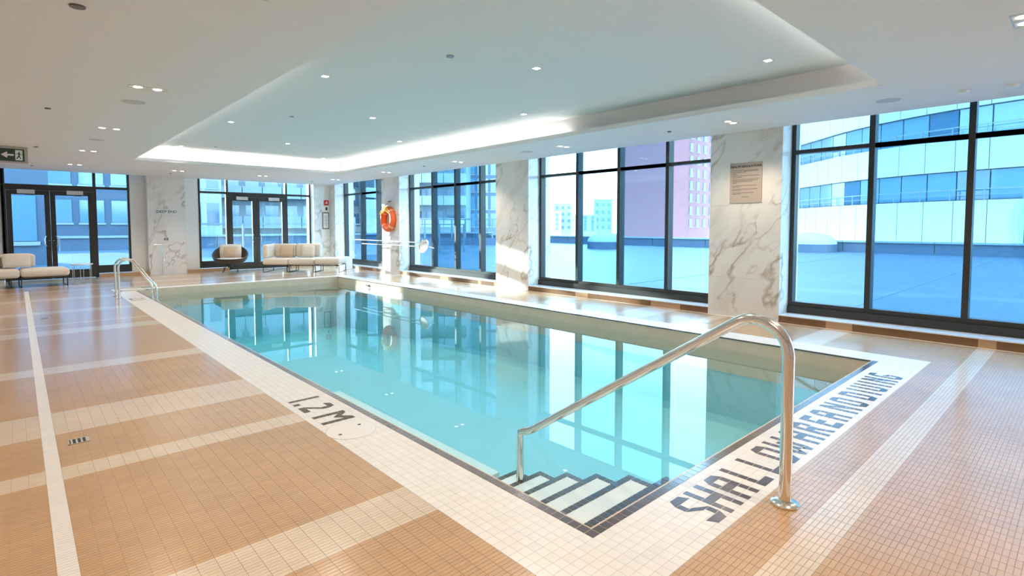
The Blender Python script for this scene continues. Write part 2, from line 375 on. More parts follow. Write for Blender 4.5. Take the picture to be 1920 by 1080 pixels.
# strokes in a box of width wd and height 1 unit (v up); t = stroke width
def glyph(ch, wd, t, tv):
    V = lambda u0: [(u0, 0), (u0+t, 0), (u0+t, 1), (u0, 1)]
    Hh = lambda v0, u0=0, u1=None: [(u0, v0), (u1 or wd, v0), (u1 or wd, v0+tv), (u0, v0+tv)]
    D = lambda u0, v0, u1, v1: [(u0, v0), (u0+t, v0), (u1+t, v1), (u1, v1)]
    c = min(wd*.35, .05)
    topc = [(0, 1-tv), (c*.6, 1), (wd-c*.6, 1), (wd, 1-tv)]; botc = [(0, tv), (wd, tv), (wd-c*.6, 0), (c*.6, 0)]
    sv = lambda u0, a, b: [(u0, a), (u0+t, a), (u0+t, b), (u0, b)]
    if ch == 'H': return [V(0), V(wd-t), Hh(.4, t, wd-t)]
    if ch == 'A': return [sv(0, 0, 1-tv), sv(wd-t, 0, 1-tv), topc, Hh(.4, t, wd-t)]
    if ch == 'L': return [V(0), Hh(0, t)]
    if ch == 'O': return [sv(0, tv, 1-tv), sv(wd-t, tv, 1-tv), topc, botc]
    if ch == 'D': return [V(0), sv(wd-t, tv, 1-tv), [(t, 1-tv), (t, 1), (wd-c*.6, 1), (wd, 1-tv)], [(t, tv), (wd, tv), (wd-c*.6, 0), (t, 0)]]
    if ch == 'W': return [sv(0, tv, 1), sv(wd-t, tv, 1), sv(wd/2-t/2, tv, .75), [(0, tv), (t*1.7, tv), (t*1.2, 0), (t*.5, 0)], [(wd-t*1.7, tv), (wd, tv), (wd-t*.5, 0), (wd-t*1.2, 0)],
                          [(t, tv), (wd/2-t/2, tv), (wd/2-t/2, tv*1.6), (t*1.4, tv*.6)], [(wd/2+t/2, tv), (wd-t, tv), (wd-t*1.4, tv*.6), (wd/2+t/2, tv*1.6)]]
    if ch == 'R': return [V(0), [(t, 1-tv), (t, 1), (wd-c*.6, 1), (wd, 1-tv)], sv(wd-t, .6, 1-tv), Hh(.4, t, wd-t*.6), D(wd-t, 0, wd-t*1.8, .4)]
    if ch == 'E': return [V(0), Hh(0, t), Hh(1-tv, t), Hh(.4, t, wd*.8)]
    if ch == 'N': return [V(0), V(wd-t), [(t, .8), (wd-t, .2), (wd-t, .5), (t, 1)]]
    if ch == 'I': return [V(0)]
    if ch == 'V': return [sv(0, tv, 1), sv(wd-t, tv, 1), botc]
    if ch == 'G': return [sv(0, tv, 1-tv), topc, botc, sv(wd-t, tv, .5), Hh(.4, wd*.5, wd-t)]
    if ch == 'S': return [topc, sv(0, .6, 1-tv), [(0, .6), (wd*.4, .6), (wd, .4), (wd*.6, .4)], sv(wd-t, tv, .4), botc]
    if ch == '2': return [topc, sv(wd-t, .6, 1-tv), [(wd-t, .6), (wd, .6), (t, .2), (0, .2)], Hh(0)]
    if ch == 'M': return [V(0), V(wd-t), [(t, .75), (wd/2, .5), (wd/2, .75), (t, 1)], [(wd/2, .5), (wd-t, .75), (wd-t, 1), (wd/2, .75)]]
    if ch == '.': return [[(0, 0), (wd, 0), (wd, tv), (0, tv)]]
    return []
def marking(name, label, chars, f, hgt, t, loc, m):
    root = thing(name, label, 'marking', loc)
    for ch, a, b in chars:
        for poly in glyph(ch, b-a, min(t, b-a), .2):
            for k in range(5):
                p = clip(clip(poly, 1, k*.2, True), 1, (k+1)*.2, False)
                if len(p) < 3 or max(q[1] for q in p)-min(q[1] for q in p) < .02: continue
                p = [(u, min(max(v, k*.2+.006), (k+1)*.2-.006)) for u, v in p]
                pts = [f(a+u, v*hgt) for u, v in p]
                if sum(pts[i-1][0]*pts[i][1]-pts[i][0]*pts[i-1][1] for i in range(len(pts))) < 0: pts.reverse()
                MB(loc).prism(pts, 2, .0002, .0012).build('letter_tile', m, root)
shal = [('S', .48, .605), ('H', .625, .76), ('A', .805, .937), ('L', 1.0, 1.115), ('L', 1.187, 1.30), ('O', 1.365, 1.50), ('W', 1.545, 1.70), ('A', 1.77, 1.9),
        ('R', 1.955, 2.085), ('E', 2.15, 2.265), ('A', 2.325, 2.45), ('N', 2.545, 2.68), ('O', 2.74, 2.87), ('D', 2.96, 3.09), ('I', 3.165, 3.2), ('V', 3.27, 3.4),
        ('I', 3.465, 3.5), ('N', 3.575, 3.71), ('G', 3.77, 3.895)]
marking('warning_lettering', 'dark tiled lettering reading SHALLOW AREA NO DIVING along the short pool edge', shal,
        lambda u, v: (u, -.306+v), .248, .036, (2.2, -.18, 0), m_letter)
marking('depth_marking', 'dark brown tiled depth marking reading 1.2M in the white border', [('I', 0, .036), ('.', .09, .135), ('2', .195, .318), ('M', .44, .632)],
        lambda u, v: (-.30+v, 2.662-u), .23, .042, (-.19, 2.35, 0), mat('brown_letter', (.09, .05, .03), .35, island=.2))
marking('depth_marking', 'small dark tiled depth marking in the white border beside the ladder', [('2', 0, .12), ('.', .17, .21), ('I', .28, .32)],
        lambda u, v: (-.30+v, 10.45-u), .23, .042, (-.19, 10.3, 0), MATS['brown_letter'])

# ------------------------------------------------------------------ ceiling
ce = MB()
for x0, x1, y0, y1 in ((XL, .04, YN, YF), (4.36, XW, YN, YF), (.04, 4.36, YN, .04), (.04, 4.36, 11.87, YF)): ce.box(x0, x1, y0, y1, H, H+.02)
a0, a1, b0, b1 = .04-.17, 4.36+.17, .04-.17, 11.87+.17
for x0, x1, y0, y1 in ((.02, .04, .02, 11.89), (4.36, 4.38, .02, 11.89), (.04, 4.36, .02, .04), (.04, 4.36, 11.87, 11.89)): ce.box(x0, x1, y0, y1, H+.02, H+.06)
for x0, x1, y0, y1 in ((a0-.02, a0, b0, b1), (a1, a1+.02, b0, b1), (a0, a1, b0-.02, b0), (a0, a1, b1, b1+.02)): ce.box(x0, x1, y0, y1, H+.02, HR)
ce.box(a0-.02, a1+.02, b0-.02, b1+.02, HR, HR+.02)
ce.box(XL, XG+.5, YN, YG+.5, 3.12, 3.3).box(XW-.02, XW, YN, YF, H+.02, 3.12).box(XL, XW, YF-.02, YF, H+.02, 3.12)
ceiling = setp(ce.build('ceiling', m_ceil), 'white ceiling with raised rectangular tray above the pool', kind='structure')
def led(label, b):
    t = thing('cove_light', label, 'light', ((b[0]+b[1])/2, (b[2]+b[3])/2, H+.02))
    o = ((b[0]+b[1])/2, (b[2]+b[3])/2, H+.02)
    MB(o).box(*b, H+.02, H+.026).build('channel', m_closer, t); MB(o).box(b[0]+.004, b[1]-.004, b[2]+.004, b[3]-.004, H+.026, H+.032).build('diode_strip', m_led, t)
led('glowing cove light strip along the far end of the ceiling tray', (.1, 4.3, 11.94, 11.97))
led('glowing cove light strip along the window side of the ceiling tray', (4.43, 4.46, 4.15, 11.9))
led('glowing cove light strip along the left side of the ceiling tray', (-.06, -.03, 4.15, 11.8))
led('glowing cove light strip along the near end of the ceiling tray', (.1, 4.3, -.06, -.03))

# downlights
def spot(parent, loc, power, col, ang, blend, size=.03):
    l = bpy.data.lights.new('lamp_beam', 'SPOT'); l.energy = power; l.color = col; l.spot_size = math.radians(ang); l.spot_blend = blend; l.shadow_soft_size = size
    o = bpy.data.objects.new('lamp_beam', l); C.objects.link(o); o.parent = parent; o.location = loc
WARM, COOL = (1, .81, .60), (1, .94, .85)
def downlight(x, y, label, along_x=True):
    t = thing('recessed_downlight', label, 'light', (x, y, H), 0 if along_x else math.pi/2, 'twin recessed downlights around the pool')
    f = MB(); f.box(-.16, .16, -.06, -.05, -.004, .0).box(-.16, .16, .05, .06, -.004, 0).box(-.16, -.15, -.05, .05, -.004, 0).box(.15, .16, -.05, .05, -.004, 0).box(-.01, .01, -.05, .05, -.004, 0)
    f.build('trim', m_brass, t)
    for s in (-1, 1): MB().lathe([(.036, -.003), (.036, -.001)], (s*.08, 0, 0), 16).build('lamp', m_lens, t)
    spot(t, (0, 0, -.03), DOWN_W, WARM, 130, .6)
DOWN_W, REC_W = 68, 42
def nth(i): return ('first', 'second', 'third', 'fourth', 'fifth', 'sixth', 'seventh')[i]
for i, y in enumerate((13.78, 10.86, 7.86, 4.92, 1.95, -1.0, -3.9)):
    downlight(-.76, y, nth(i)+' twin downlight from the far doors in the left soffit row')
for i, x in enumerate((1.2, 3.16)): downlight(x, 13.8, nth(i)+' twin downlight from the left in the soffit before the end wall')
for i, y in enumerate((13.58, 10.68, 7.72, 4.76, 1.87, -1.0)):
    downlight(5.1, y, nth(i)+' twin downlight from the far corner in the window soffit row')
for i, x in enumerate((1.2, 3.13)): downlight(x, -1.02, nth(i)+' twin downlight from the left in the soffit at the shallow end')
for x in (-3, ): 
    for i, y in enumerate((12.4, 8.4, 4.4, .4, -3.0)): downlight(x, y, nth(i)+' twin downlight from the far doors beside the left wall')
sq = MB().box(-.03, .03, -.03, .03, -.004, 0).mesh('lamp', m_lens_c)
for x, yy in ((.80, (.9, 4.40, 7.92, 11.42)), (2.29, (2.62, 6.12, 9.6)), (3.79, (.88, 4.37, 7.85, 11.38))):
    for i, y in enumerate(yy[::-1]):
        t = thing('tray_downlight', '%s small square downlight from the far end in the %s row of the ceiling tray' % (nth(i), {.80: 'left', 2.29: 'middle', 3.79: 'right'}[x]), 'light', (x, y, HR), group='square downlights in the ceiling tray')
        f = MB(); f.box(-.045, .045, -.045, -.03, -.003, 0).box(-.045, .045, .03, .045, -.003, 0).box(-.045, -.03, -.03, .03, -.003, 0).box(.03, .045, -.03, .03, -.003, 0); f.build('trim', m_closer, t)
        inst('lamp', sq, t, (0, 0, 0)); spot(t, (0, 0, -.03), REC_W, COOL, 130, .6)
def disc(x, y, z, r, label, name, cat, m, dr=.012):
    t = thing(name, label, cat, (x, y, z)); MB().lathe([(r, -.003), (r, -.001)], (0, 0, 0), 24).build('flange', m_ceil, t)
    MB().lathe([(r*.8, -dr), (r*.85, -.003)], (0, 0, 0), 24).build('cap', m, t)
m_dk = mat('dark_sensor', (.10, .08, .07), .4)
for x, y, r, lb in ((-1.43, 2.86, .05, 'nearest the camera in the left soffit'), (-1.44, 6.73, .035, 'beside the second left downlight'), (-1.46, 10.8, .035, 'just right of the exit sign'),
                    (-1.45, 14.6, .03, 'above the left doors'), (1.19, 14.65, .03, 'above the marble pier with the shower'), (5.1, 2.76, .035, 'in the window soffit above the notice pier'),
                    (4.84, 14.64, .03, 'above the right end of the far sofa'), (5.0, 8.84, .03, 'in the window soffit near the life ring bay')):
    disc(x, y, H, r, 'small dark round ceiling sensor '+lb, 'ceiling_sensor', 'sensor', m_dk)
for x, y, r, lb in ((1.39, 2.9, .045, 'nearest one'), (1.34, 6.83, .04, 'middle one'), (1.34, 11.0, .035, 'far one')):
    disc(x, y, HR, r, 'round sprinkler cover on the ceiling tray, '+lb, 'sprinkler_cover', 'sprinkler', mat('blue_grey_cap', (.25, .33, .45), .4))
for x, y, lb in ((5.25, -.8, 'smoke detector at the right edge of the window soffit'), (5.2, -.45, 'smoke detector over the rightmost window')):
    disc(x, y, H, .06, 'round white '+lb, 'smoke_detector', 'detector', m_plate, .03)
for x, y, lb in ((-.77, 5.72, 'left soffit behind the nearest downlight'), (-.78, 9.2, 'left soffit farther away'), (5.15, .17, 'window soffit over the near window'), (5.07, 5.62, 'window soffit between two downlights')):
    t = thing('ceiling_speaker', 'round flush grey speaker grille in the '+lb, 'speaker', (x, y, H))
    MB().lathe([(.11, -.004), (.11, 0)], (0, 0, 0), 32).build('grille', m_grille, t); MB().lathe([(.118, -.002), (.118, 0)], (0, 0, 0), 32).build('rim', m_ceil, t)

# ------------------------------------------------------------------ walls out of frame, headers
setp(MB().box(XL-.15, XL, YN, YG, 0, 3.12).build('wall_left', m_wall), 'plain white wall on the left of the pool hall', kind='structure')
setp(MB().box(XL, XG, YN-.15, YN, 0, 3.12).build('wall_near', m_wall), 'plain white wall behind the viewer', kind='structure')
wr = MB()
wr.box(XG-.06, XG+.3, YN, YF, 3.0, 3.12)
for y0, y1 in ((YN, 1.525), (2.55, 6.44), (7.45, 11.45), (12.4, 15.45)): wr.box(XW+.012, XG+.3, y0, y1, -.2, .085)
setp(wr.build('wall_right', m_wall), 'low kerb and header of the window wall', kind='structure')
we = MB()
we.box(XL, XW, YG-.05, YG+.3, 3.0, 3.12).box(XL, -2.0, YG, YG+.3, 0, 3.0).box(.50, 2.12, YG-.02, YG+.3, 0, 3.0).box(5.38, 6.4, YG-.02, YG+.3, 0, 3.0)
setp(we.build('wall_end', m_wall), 'white end wall between the two glazed door screens', kind='structure')
# marble columns
def column(label, x0, x1, y0, y1, joints, side):
    o = ((x0+x1)/2, (y0+y1)/2, 0); t = thing('marble_column', label, 'column', o, group='marble clad columns')
    MB(o).box(x0+.015, x1-.015, y0+.015, y1-.015, 0, 3.1).build('core', m_wall, t)
    zz = [0]+joints+[3.1]
    for a, b in zip(zz, zz[1:]):
        b -= .002
        if side == 'x':
            MB(o).box(x0, x0+.015, y0, y1, a, b).build('marble_slab', m_marble, t); MB(o).box(x0+.016, x1, y0, y0+.014, a, b).build('marble_slab', m_marble, t)
            MB(o).box(x0+.016, x1, y1-.014, y1, a, b).build('marble_slab', m_marble, t)
        else:
            MB(o).box(x0, x1, y0, y0+.015, a, b).build('marble_slab', m_marble, t); MB(o).box(x0, x0+.014, y0+.016, y1, a, b).build('marble_slab', m_wall, t)
            MB(o).box(x1-.014, x1, y0+.016, y1, a, b).build('marble_slab', m_wall, t)
column('near marble column carrying the health regulations notice', XW, XG+.3, 1.525, 2.55, [.57, 1.62], 'x')
column('marble column between the second and third windows', XW, XG+.3, 6.44, 7.45, [.57, 1.62], 'x')
column('marble column carrying the orange life ring', XW, XG+.3, 11.45, 12.4, [.57, 1.62], 'x')
column('marble column at the far right corner of the hall', XW, XG+.3, 15.45, YG+.2, [.57, 1.62], 'x')
column('marble column at the near end of the near window', XW, XG+.3, -3.45, -2.42, [.57, 1.62], 'x')
column('marble pier with the DEEP END sign and foot shower', .86, 1.74, YF, YG+.1, [.6, 1.5], 'y')
column('narrow marble pier right of the far doors', 5.38, XW-.002, YF, YG+.1, [.6, 1.5], 'y')
# skirting tiles
br = thing('baseboard_right', 'brown tiled skirting under the windows', loc=(XW, 6, 0), kind='structure')
be = thing('baseboard_end', 'tan skirting below the end wall glazing', loc=(2, YF, 0), kind='structure')
for y0, y1 in ((YN, 1.525), (2.55, 6.44), (7.45, 11.45), (12.4, 15.45)):
    cuts = sorted({y0, y1, *[c for s in STRIPES for c in s if y0 < c < y1]})
    fine = []
    for a, b in zip(cuts, cuts[1:]):
        n = max(1, round((b-a)/.6)); fine += [(a+(b-a)*i/n, a+(b-a)*(i+1)/n) for i in range(n)]
    for a, b in fine: MB((XW, 6, 0)).box(XW, XW+.012, a+.001, b-.001, .001, .092).build('skirting_tile', m_brown_l if is_stripe((a+b)/2) else m_brown, br)
for x0, x1 in ((-.20, .855), (1.745, 2.84), (4.64, 5.375)): MB((2, YF, 0)).box(x0, x1, YF+.02, YG-.03, 0, .09).build('skirting_tile', m_brown_l, be)

# ------------------------------------------------------------------ windows
def window(n, y0, y1, mull, label):
    o = (XG, (y0+y1)/2, .1); t = thing('window_%d' % n, label, loc=o, kind='structure')
    MB(o).box(XW-.012, XG+.02, y0+.002, y1-.002, .093, .105).build('sill', m_sill, t)
    f = MB(o); f.box(XG-.06, XG+.1, y0+.002, y1-.002, .106, .205).box(XG-.03, XG+.1, y0+.002, y1-.002, .206, .262).box(XG-.03, XG+.1, y0+.002, y1-.002, 2.96, 3.0)
    f.box(XG-.03, XG+.1, y0+.002, y0+.055, .262, 2.96).box(XG-.03, XG+.1, y1-.055, y1-.002, .262, 2.96); f.build('frame', m_frame, t)
    ed = [y0+.055]+[m for m in mull]+[y1-.055]
    for m in mull: MB(o).box(XG-.05, XG+.1, m-.031, m+.031, .263, 2.959).build('mullion', m_frame, t)
    for i, (a, b) in enumerate(zip(ed, ed[1:])):
        a += .032 if i else 0; b -= .032 if i < len(mull) else 0
        MB(o).box(XG-.03, XG+.09, a, b, 2.315, 2.365).build('transom', m_frame, t)
        MB(o).box(XG+.03, XG+.036, a, b, .263, 2.314).build('pane', m_glass, t); MB(o).box(XG+.03, XG+.036, a, b, 2.366, 2.959).build('pane', m_glass, t)
window(1, -2.42, 1.525, [.565, -.40, -1.39], 'near dark framed window facing the white curved office building')
window(2, 2.55, 6.44, [5.41, 4.44, 3.46], 'dark framed window between the two nearest marble columns')
window(3, 7.45, 11.45, [10.32, 9.33, 8.36], 'dark framed window just right of the life ring')
window(4, 12.4, 15.45, [14.24, 13.24], 'narrow dark framed window in the far corner')

def door_screen(n, x0, x1, d0, d1, dm, label):
    o = ((x0+x1)/2, YG, 0); t = thing('door_%d' % n, label, loc=o, kind='structure')
    ya, yb_ = YG-.03, YG+.07
    f = MB(o); f.box(x0, x0+.05, ya, yb_, .1, 3).box(x1-.05, x1, ya, yb_, .1, 3)
    f.box(x0+.05, x1-.05, ya, yb_, 2.27, 2.33).box(x0+.05, x1-.05, ya, yb_, 2.96, 3)
    for d in (d0, d1): f.box(d-.035, d+.035, ya, yb_, 0, 2.27).box(d-.03, d+.03, ya, yb_, 2.33, 2.96)
    f.box(d0+.035, d1-.035, ya, yb_, 2.19, 2.27); f.build('frame', m_frame, t)
    for a, b in ((x0+.05, d0-.03), (d0+.03, d1-.03), (d1+.03, x1-.05)):
        if b-a > .08: MB(o).box(a, b, YG+.02, YG+.026, 2.331, 2.959).build('pane', m_glass, t)
    for a, b in ((x0+.05, d0-.035), (d1+.035, x1-.05)):
        if b-a > .08:
            MB(o).box(a, b, ya, yb_, .1, .30).build('bottom_rail', m_frame, t); MB(o).box(a, b, YG+.02, YG+.026, .301, 2.269).build('pane', m_glass, t)
    for k, (a, b) in enumerate(((d0+.037, dm-.003), (dm+.003, d1-.037))):
        lf = MB(o); lf.box(a, a+.10, ya-.01, yb_-.03, .01, 2.185).box(b-.10, b, ya-.01, yb_-.03, .01, 2.185).box(a+.1, b-.1, ya-.01, yb_-.03, 2.08, 2.185).box(a+.1, b-.1, ya-.01, yb_-.03, .01, .22)
        leaf = lf.build('door_leaf', m_frame, t)
        MB(o).box(a+.1, b-.1, YG+.01, YG+.016, .221, 2.079).build('pane', m_glass, leaf)
        hx = b-.07 if k == 0 else a+.07; s = -1 if k == 0 else 1
        MB(o).tube([(hx, ya-.01, .82), (hx+s*.03, ya-.06, .84), (hx+s*.05, ya-.065, .88), (hx+s*.05, ya-.065, 1.02), (hx+s*.03, ya-.06, 1.06), (hx, ya-.01, 1.08)], .012, 8).build('handle', m_chrome, leaf, True)
        MB(o).lathe([(.018, -.004), (.018, .004)], (hx-s*.03, ya-.015, .96), 12).build('lock', m_chrome, leaf)
        cx = a+.36 if k == 0 else b-.36
        MB(o).rbox(cx-.16, cx+.16, ya-.09, ya-.012, 2.10, 2.20, .008, 2).build('closer', m_closer, leaf); MB(o).box(cx-.01, cx+.13, ya-.06, ya-.05, 2.07, 2.10).build('closer_arm', m_legs, leaf)
door_screen(1, -2.0, .5, -1.95, -.24, -1.12, 'dark framed glazed double door with side light at the far left')
door_screen(2, 2.12, 5.38, 2.88, 4.6, 3.68, 'dark framed glazed double door with two side lights at the end')

# ------------------------------------------------------------------ handrail and ladder
o_ = (.89, -.44, 0)
hr = thing('handrail', 'polished steel handrail arching from the deck into the pool steps', 'handrail', o_)
P = lambda u, v: (.89, u, v)
path = [P(-.44, .0), P(-.44, .35), P(-.44, .66), P(-.44, .7066)]
path += arc((-.28, .7066), .16, math.pi, math.pi*.3142, 16, P)[1:]
path += [P(.25, .5485), P(.75, .2185), P(1.24, -.105)]
path += [P(1.275, -.128), P(1.32, -.148), P(1.355, -.158)]
path += [P(1.380, -.172), P(1.388, -.20), P(1.388, -.40), P(1.388, zs[4]-.085+.0)]
MB(o_).tube(path, .0275, 20).build('rail', m_steel, hr, True)
MB(o_).lathe([(.062, .0), (.062, .008), (.052, .016), (.026, .022)], (.89, -.44, .0015), 32).build('base_flange', m_steel, hr, True)
MB(o_).lathe([(.055, 0), (.055, .008), (.026, .016)], (.89, 1.388, zs[4]-.083+.001), 24).build('foot_flange', m_steel, hr, True)
o_ = (-.1, 10.8, 0)
ld = thing('pool_ladder', 'pair of bent steel ladder rails at the far left pool edge', 'ladder', o_)
for y in (10.57, 11.03):
    P = lambda u, v: (u, y, v)
    path = [P(-.42, .0015), P(-.42, .3), P(-.42, .56)]+arc((-.27, .56), .15, math.pi, math.pi*.28, 10, P)[1:]
    path += [P(.08, .29), P(.135, .22), P(.155, .14), P(.155, 0), P(.155, -.9)]
    r = MB(o_).tube(path, .019, 14).build('rail', m_steel, ld, True)
    MB(o_).lathe([(.05, 0), (.05, .01), (.022, .016)], (-.42, y, .0012), 20).build('flange', m_steel, r, True)
    MB(o_).tube([P(-.41, .14), P(.15, .14)], .013, 10).build('stretcher', m_steel, ld, True)
for z in (-.3, -.55, -.8): MB(o_).box(.11, .2, 10.575, 11.025, z-.012, z+.012).build('rung', m_steel, ld)

# ------------------------------------------------------------------ deck fittings
def drain(x, y, label, s=.052):
    t = thing('floor_drain', label, 'drain', (x, y, 0))
    MB().box(-s, s, -s, s, .0, .0012).build('recess', m_black, t); f = MB()
    f.box(-s, s, -s, -s+.008, .001, .003).box(-s, s, s-.008, s, .001, .003).box(-s, -s+.008, -s, s, .001, .003).box(s-.008, s, -s, s, .001, .003)
    f.build('frame', m_brass, t)
    for i in range(4): MB().box(-s+.014+i*.024, -s+.024+i*.024, -s+.008, s-.008, .001, .0028).build('bar', m_brass, t)
drain(-1.515, 2.80, 'square floor drain grate in the near left deck'); drain(-1.49, 8.74, 'square floor drain grate far down the left deck'); drain(5.15, 2.17, 'square floor drain grate on the window side deck')
t = thing('skimmer_cover', 'round white skimmer lid with two dark finger holes beside 1.2M', 'lid', (-.20, 1.83, 0))
MB().lathe([(.155, .0), (.155, .002), (.15, .0035)], (0, 0, 0), 40).build('lid', m_white, t); MB().lathe([(.159, .0), (.159, .0015)], (0, 0, 0), 40).build('ring', m_sill, t)
for x, y in ((-.09, -.035), (.08, .045)): MB().lathe([(.011, .0034), (.011, .0042)], (x, y, 0), 14).build('finger_hole', m_black, t)

# ------------------------------------------------------------------ wall signs and fittings
t = thing('regulations_notice', 'taupe health regulations notice on the near marble column', 'sign', (XW, 2.015, 1.65))
MB().box(-.012, -.001, -.228, .228, 0, .57).build('panel', m_sign, t)
me = text_mesh('HEALTH REGULATIONS', .0415, m_black, .0008, .0012)
rot = Matrix.Rotation(math.radians(-90), 4, 'Z') @ Matrix.Rotation(math.radians(90), 4, 'X')
o = inst('heading', me, t, (-.0135, 0, .515), rot.to_euler())
m_print = mat('grey_print', (.16, .13, .11), .6)
for z, a, b in ((.462, -.17, .18), (.448, -.18, .02), (.435, .0, .19), (.41, .12, .19), (.385, -.19, .19), (.365, .05, .19), (.335, -.19, .19), (.318, -.17, .19), (.302, -.1, .19), (.285, .13, .19), (.245, -.16, .19),
                (.228, .08, .19), (.195, -.17, .19), (.178, .06, .19), (.145, -.12, .19), (.128, .07, .19), (.085, -.05, .05)):
    MB().box(-.0132, -.012, a, b, z-.0035, z+.0035).build('print_line', m_print, t)
t = thing('deep_end_sign', 'white plate reading DEEP END in black on the marble pier', 'sign', (1.29, YF, 1.64))
MB().box(-.24, .24, -.01, -.001, 0, .135).build('plate', m_plate, t)
inst('lettering', text_mesh('DEEP END', .105, m_black, .0008, .001), t, (0, -.0115, .068), (math.radians(90), 0, 0))
t = thing('safety_sign', 'small red emergency sign at the far corner', 'sign', (5.80, YF, 2.0))
MB().box(-.085, .085, -.01, -.001, 0, .17).build('plate', m_red, t); MB().box(-.05, .04, -.012, -.0102, .06, .085).build('symbol', m_plate, t); MB().box(.0, .03, -.012, -.0102, .088, .13).build('symbol', m_plate, t)
t = thing('safety_sign', 'small white sign below the red emergency sign', 'sign', (5.80, YF, 1.81))
MB().box(-.085, .085, -.01, -.001, 0, .16).build('plate', m_plate, t); MB().box(-.03, .03, -.012, -.0102, .03, .13).build('symbol', m_black, t)
t = thing('framed_notice', 'tall framed notice on the pier at the far corner', 'notice', (5.77, YF, 1.22))
MB().box(-.11, .11, -.012, -.001, 0, .55).build('frame', m_dk, t); MB().box(-.085, .085, -.015, -.0125, .03, .52).build('sheet', m_plate, t)
for i in range(7): MB().box(-.06, .06, -.017, -.0152, .12+i*.05, .13+i*.05).build('print_line', m_print, t)
t = thing('foot_shower', 'slim steel foot shower post before the marble pier', 'shower', (1.13, 15.62, 0))
MB().tube([(0, 0, 0), (0, 0, .88)], .016, 12).build('post', m_chrome, t, True); MB().tube([(-.2, 0, .83), (0, 0, .83)], .010, 8).build('spout', m_chrome, t, True)
MB().tube([(0, 0, .39), (.06, 0, .40), (.085, -.01, .36)], .011, 8).build('tap', m_chrome, t, True); MB().lathe([(.06, .0), (.06, .01)], (0, 0, 0), 24).build('base', m_chrome, t)
for x, lb in ((1.225, 'left'), (1.29, 'right')):
    t = thing('wall_plate', lb+' of two small dark wall plates above the foot shower', 'plate', (x, YF, .93)); MB().box(-.02, .02, -.006, -.0005, 0, .06).build('plate', m_dk, t); MB().box(-.008, .008, -.010, -.0062, .02, .04).build('button', m_chrome, t)
# exit sign
t = thing('exit_sign', 'ceiling mounted exit sign with white arrow and running figure', 'sign', (-1.77, 11.1, H))
MB().box(-.30, .21, -.03, .03, -.272, -.002).build('housing', mat('sign_housing', (.5, .44, .38), .4), t); MB().box(-.27, .165, -.034, -.0305, -.245, -.035).build('face', m_green, t)
MB().prism([(-.13, -.14), (-.05, -.085), (-.05, -.125), (.03, -.125), (.03, -.155), (-.05, -.155), (-.05, -.195)], 1, -.037, -.0345).build('arrow', m_plate, t)
MB().box(.05, .14, -.036, -.0342, -.225, -.055).build('pictogram_panel', m_plate, t)
pg = MB()
for p in ([(.094, -.075), (.108, -.075), (.108, -.09), (.094, -.09)], [(.085, -.1), (.112, -.095), (.105, -.15), (.088, -.15)], [(.088, -.15), (.105, -.15), (.122, -.2), (.11, -.2)],
          [(.088, -.145), (.1, -.16), (.072, -.205), (.06, -.2)], [(.065, -.12), (.09, -.1), (.092, -.11), (.068, -.132)], [(.105, -.11), (.13, -.125), (.128, -.135), (.103, -.122)]): pg.prism(p, 1, -.038, -.0362)
pg.build('running_figure', m_green, t)

# life ring
t = thing('life_ring', 'orange life ring with yellow rope hung on a marble column', 'life ring', (XW, 11.91, 1.51))
n = 40; ring_o = MB().tube([(-.075, .26*math.cos(2*math.pi*k/n), .27*math.sin(2*math.pi*k/n)) for k in range(n)], .088, 14, True).build('ring', m_orange, t, True)
for a in (.8, 2.35, 3.9, 5.5):
    bnd = MB()
    c = Vector((-.075, .26*math.cos(a), .27*math.sin(a))); tg = Vector((0, -math.sin(a), math.cos(a)))
    bnd.tube([c-tg*.03, c+tg*.03], .0895, 14, cap=False); bnd.build('band', mat('pale_band', (.9, .45, .25), .5), ring_o, True)
rp_ = MB(); random.seed(3)
for q in range(5):
    a0_ = random.uniform(.25, .6)+q*.22
    rp_.tube([(-.17-.015*math.sin(k), (.26+.06*math.sin(k*1.1+q))*math.cos(a0_+k*.16), (.27+.06*math.sin(k*1.3+q))*math.sin(a0_+k*.16)) for k in range(9)], .013, 6)
rp_.build('rope', m_yellow, t, True)
MB().tube([(-.04, .06, .47), (-.16, .05, .34), (-.17, .16, .26)], .009, 6).build('hanging_cord', m_yellow, t, True)
for y in (.03, -.04): MB().tube([(-.001, y, .5), (-.05, y, .48), (-.055, y, .51)], .010, 8).build('hook', m_dk, t, True)
# rescue poles
t = thing('rescue_pole', 'long steel shepherd crook pole racked before the far windows', 'pole', (5.80, 12.0, .8))
MB().tube([(0, 1.85, .11), (0, -2.0, .10)], .014, 8).build('shaft', m_steel, t, True)
MB().tube([(0, 1.85, .11), (0, 1.95, .08), (0, 1.99, -.1), (.0, 1.93, -.32), (.0, 1.84, -.40)], .010, 8).build('crook', m_steel, t, True)
t = thing('skimmer_net', 'oval pale leaf skimmer net on a long pole by the third window', 'net', (5.76, 11.5, .8))
MB().tube([(0, 1.8, .0), (0, -1.35, .0)], .014, 8).build('shaft', m_steel, t, True)
ring = [(-.03+.05*math.sin(a), -1.5+.20*math.cos(a), .02+.16*math.sin(a)) for a in [2*math.pi*k/24 for k in range(24)]]
MB().tube(ring, .012, 8, True).build('hoop', m_steel, t, True)
MB().add([(v[0], v[1], v[2]) for v in ring]+[(v[0]+.03, v[1]*.5-.75, v[2]*.5+.01) for v in ring]+[(.01, -1.5, .02)],
         [(k, (k+1) % 24, 24+(k+1) % 24, 24+k) for k in range(24)]+[(24+k, 24+(k+1) % 24, 48) for k in range(24)]).build('mesh_bag', m_plate, t)
MB().tube([(0, -1.70, .0), (0, -1.9, -.02)], .016, 8).build('handle_end', m_plate, t, True)
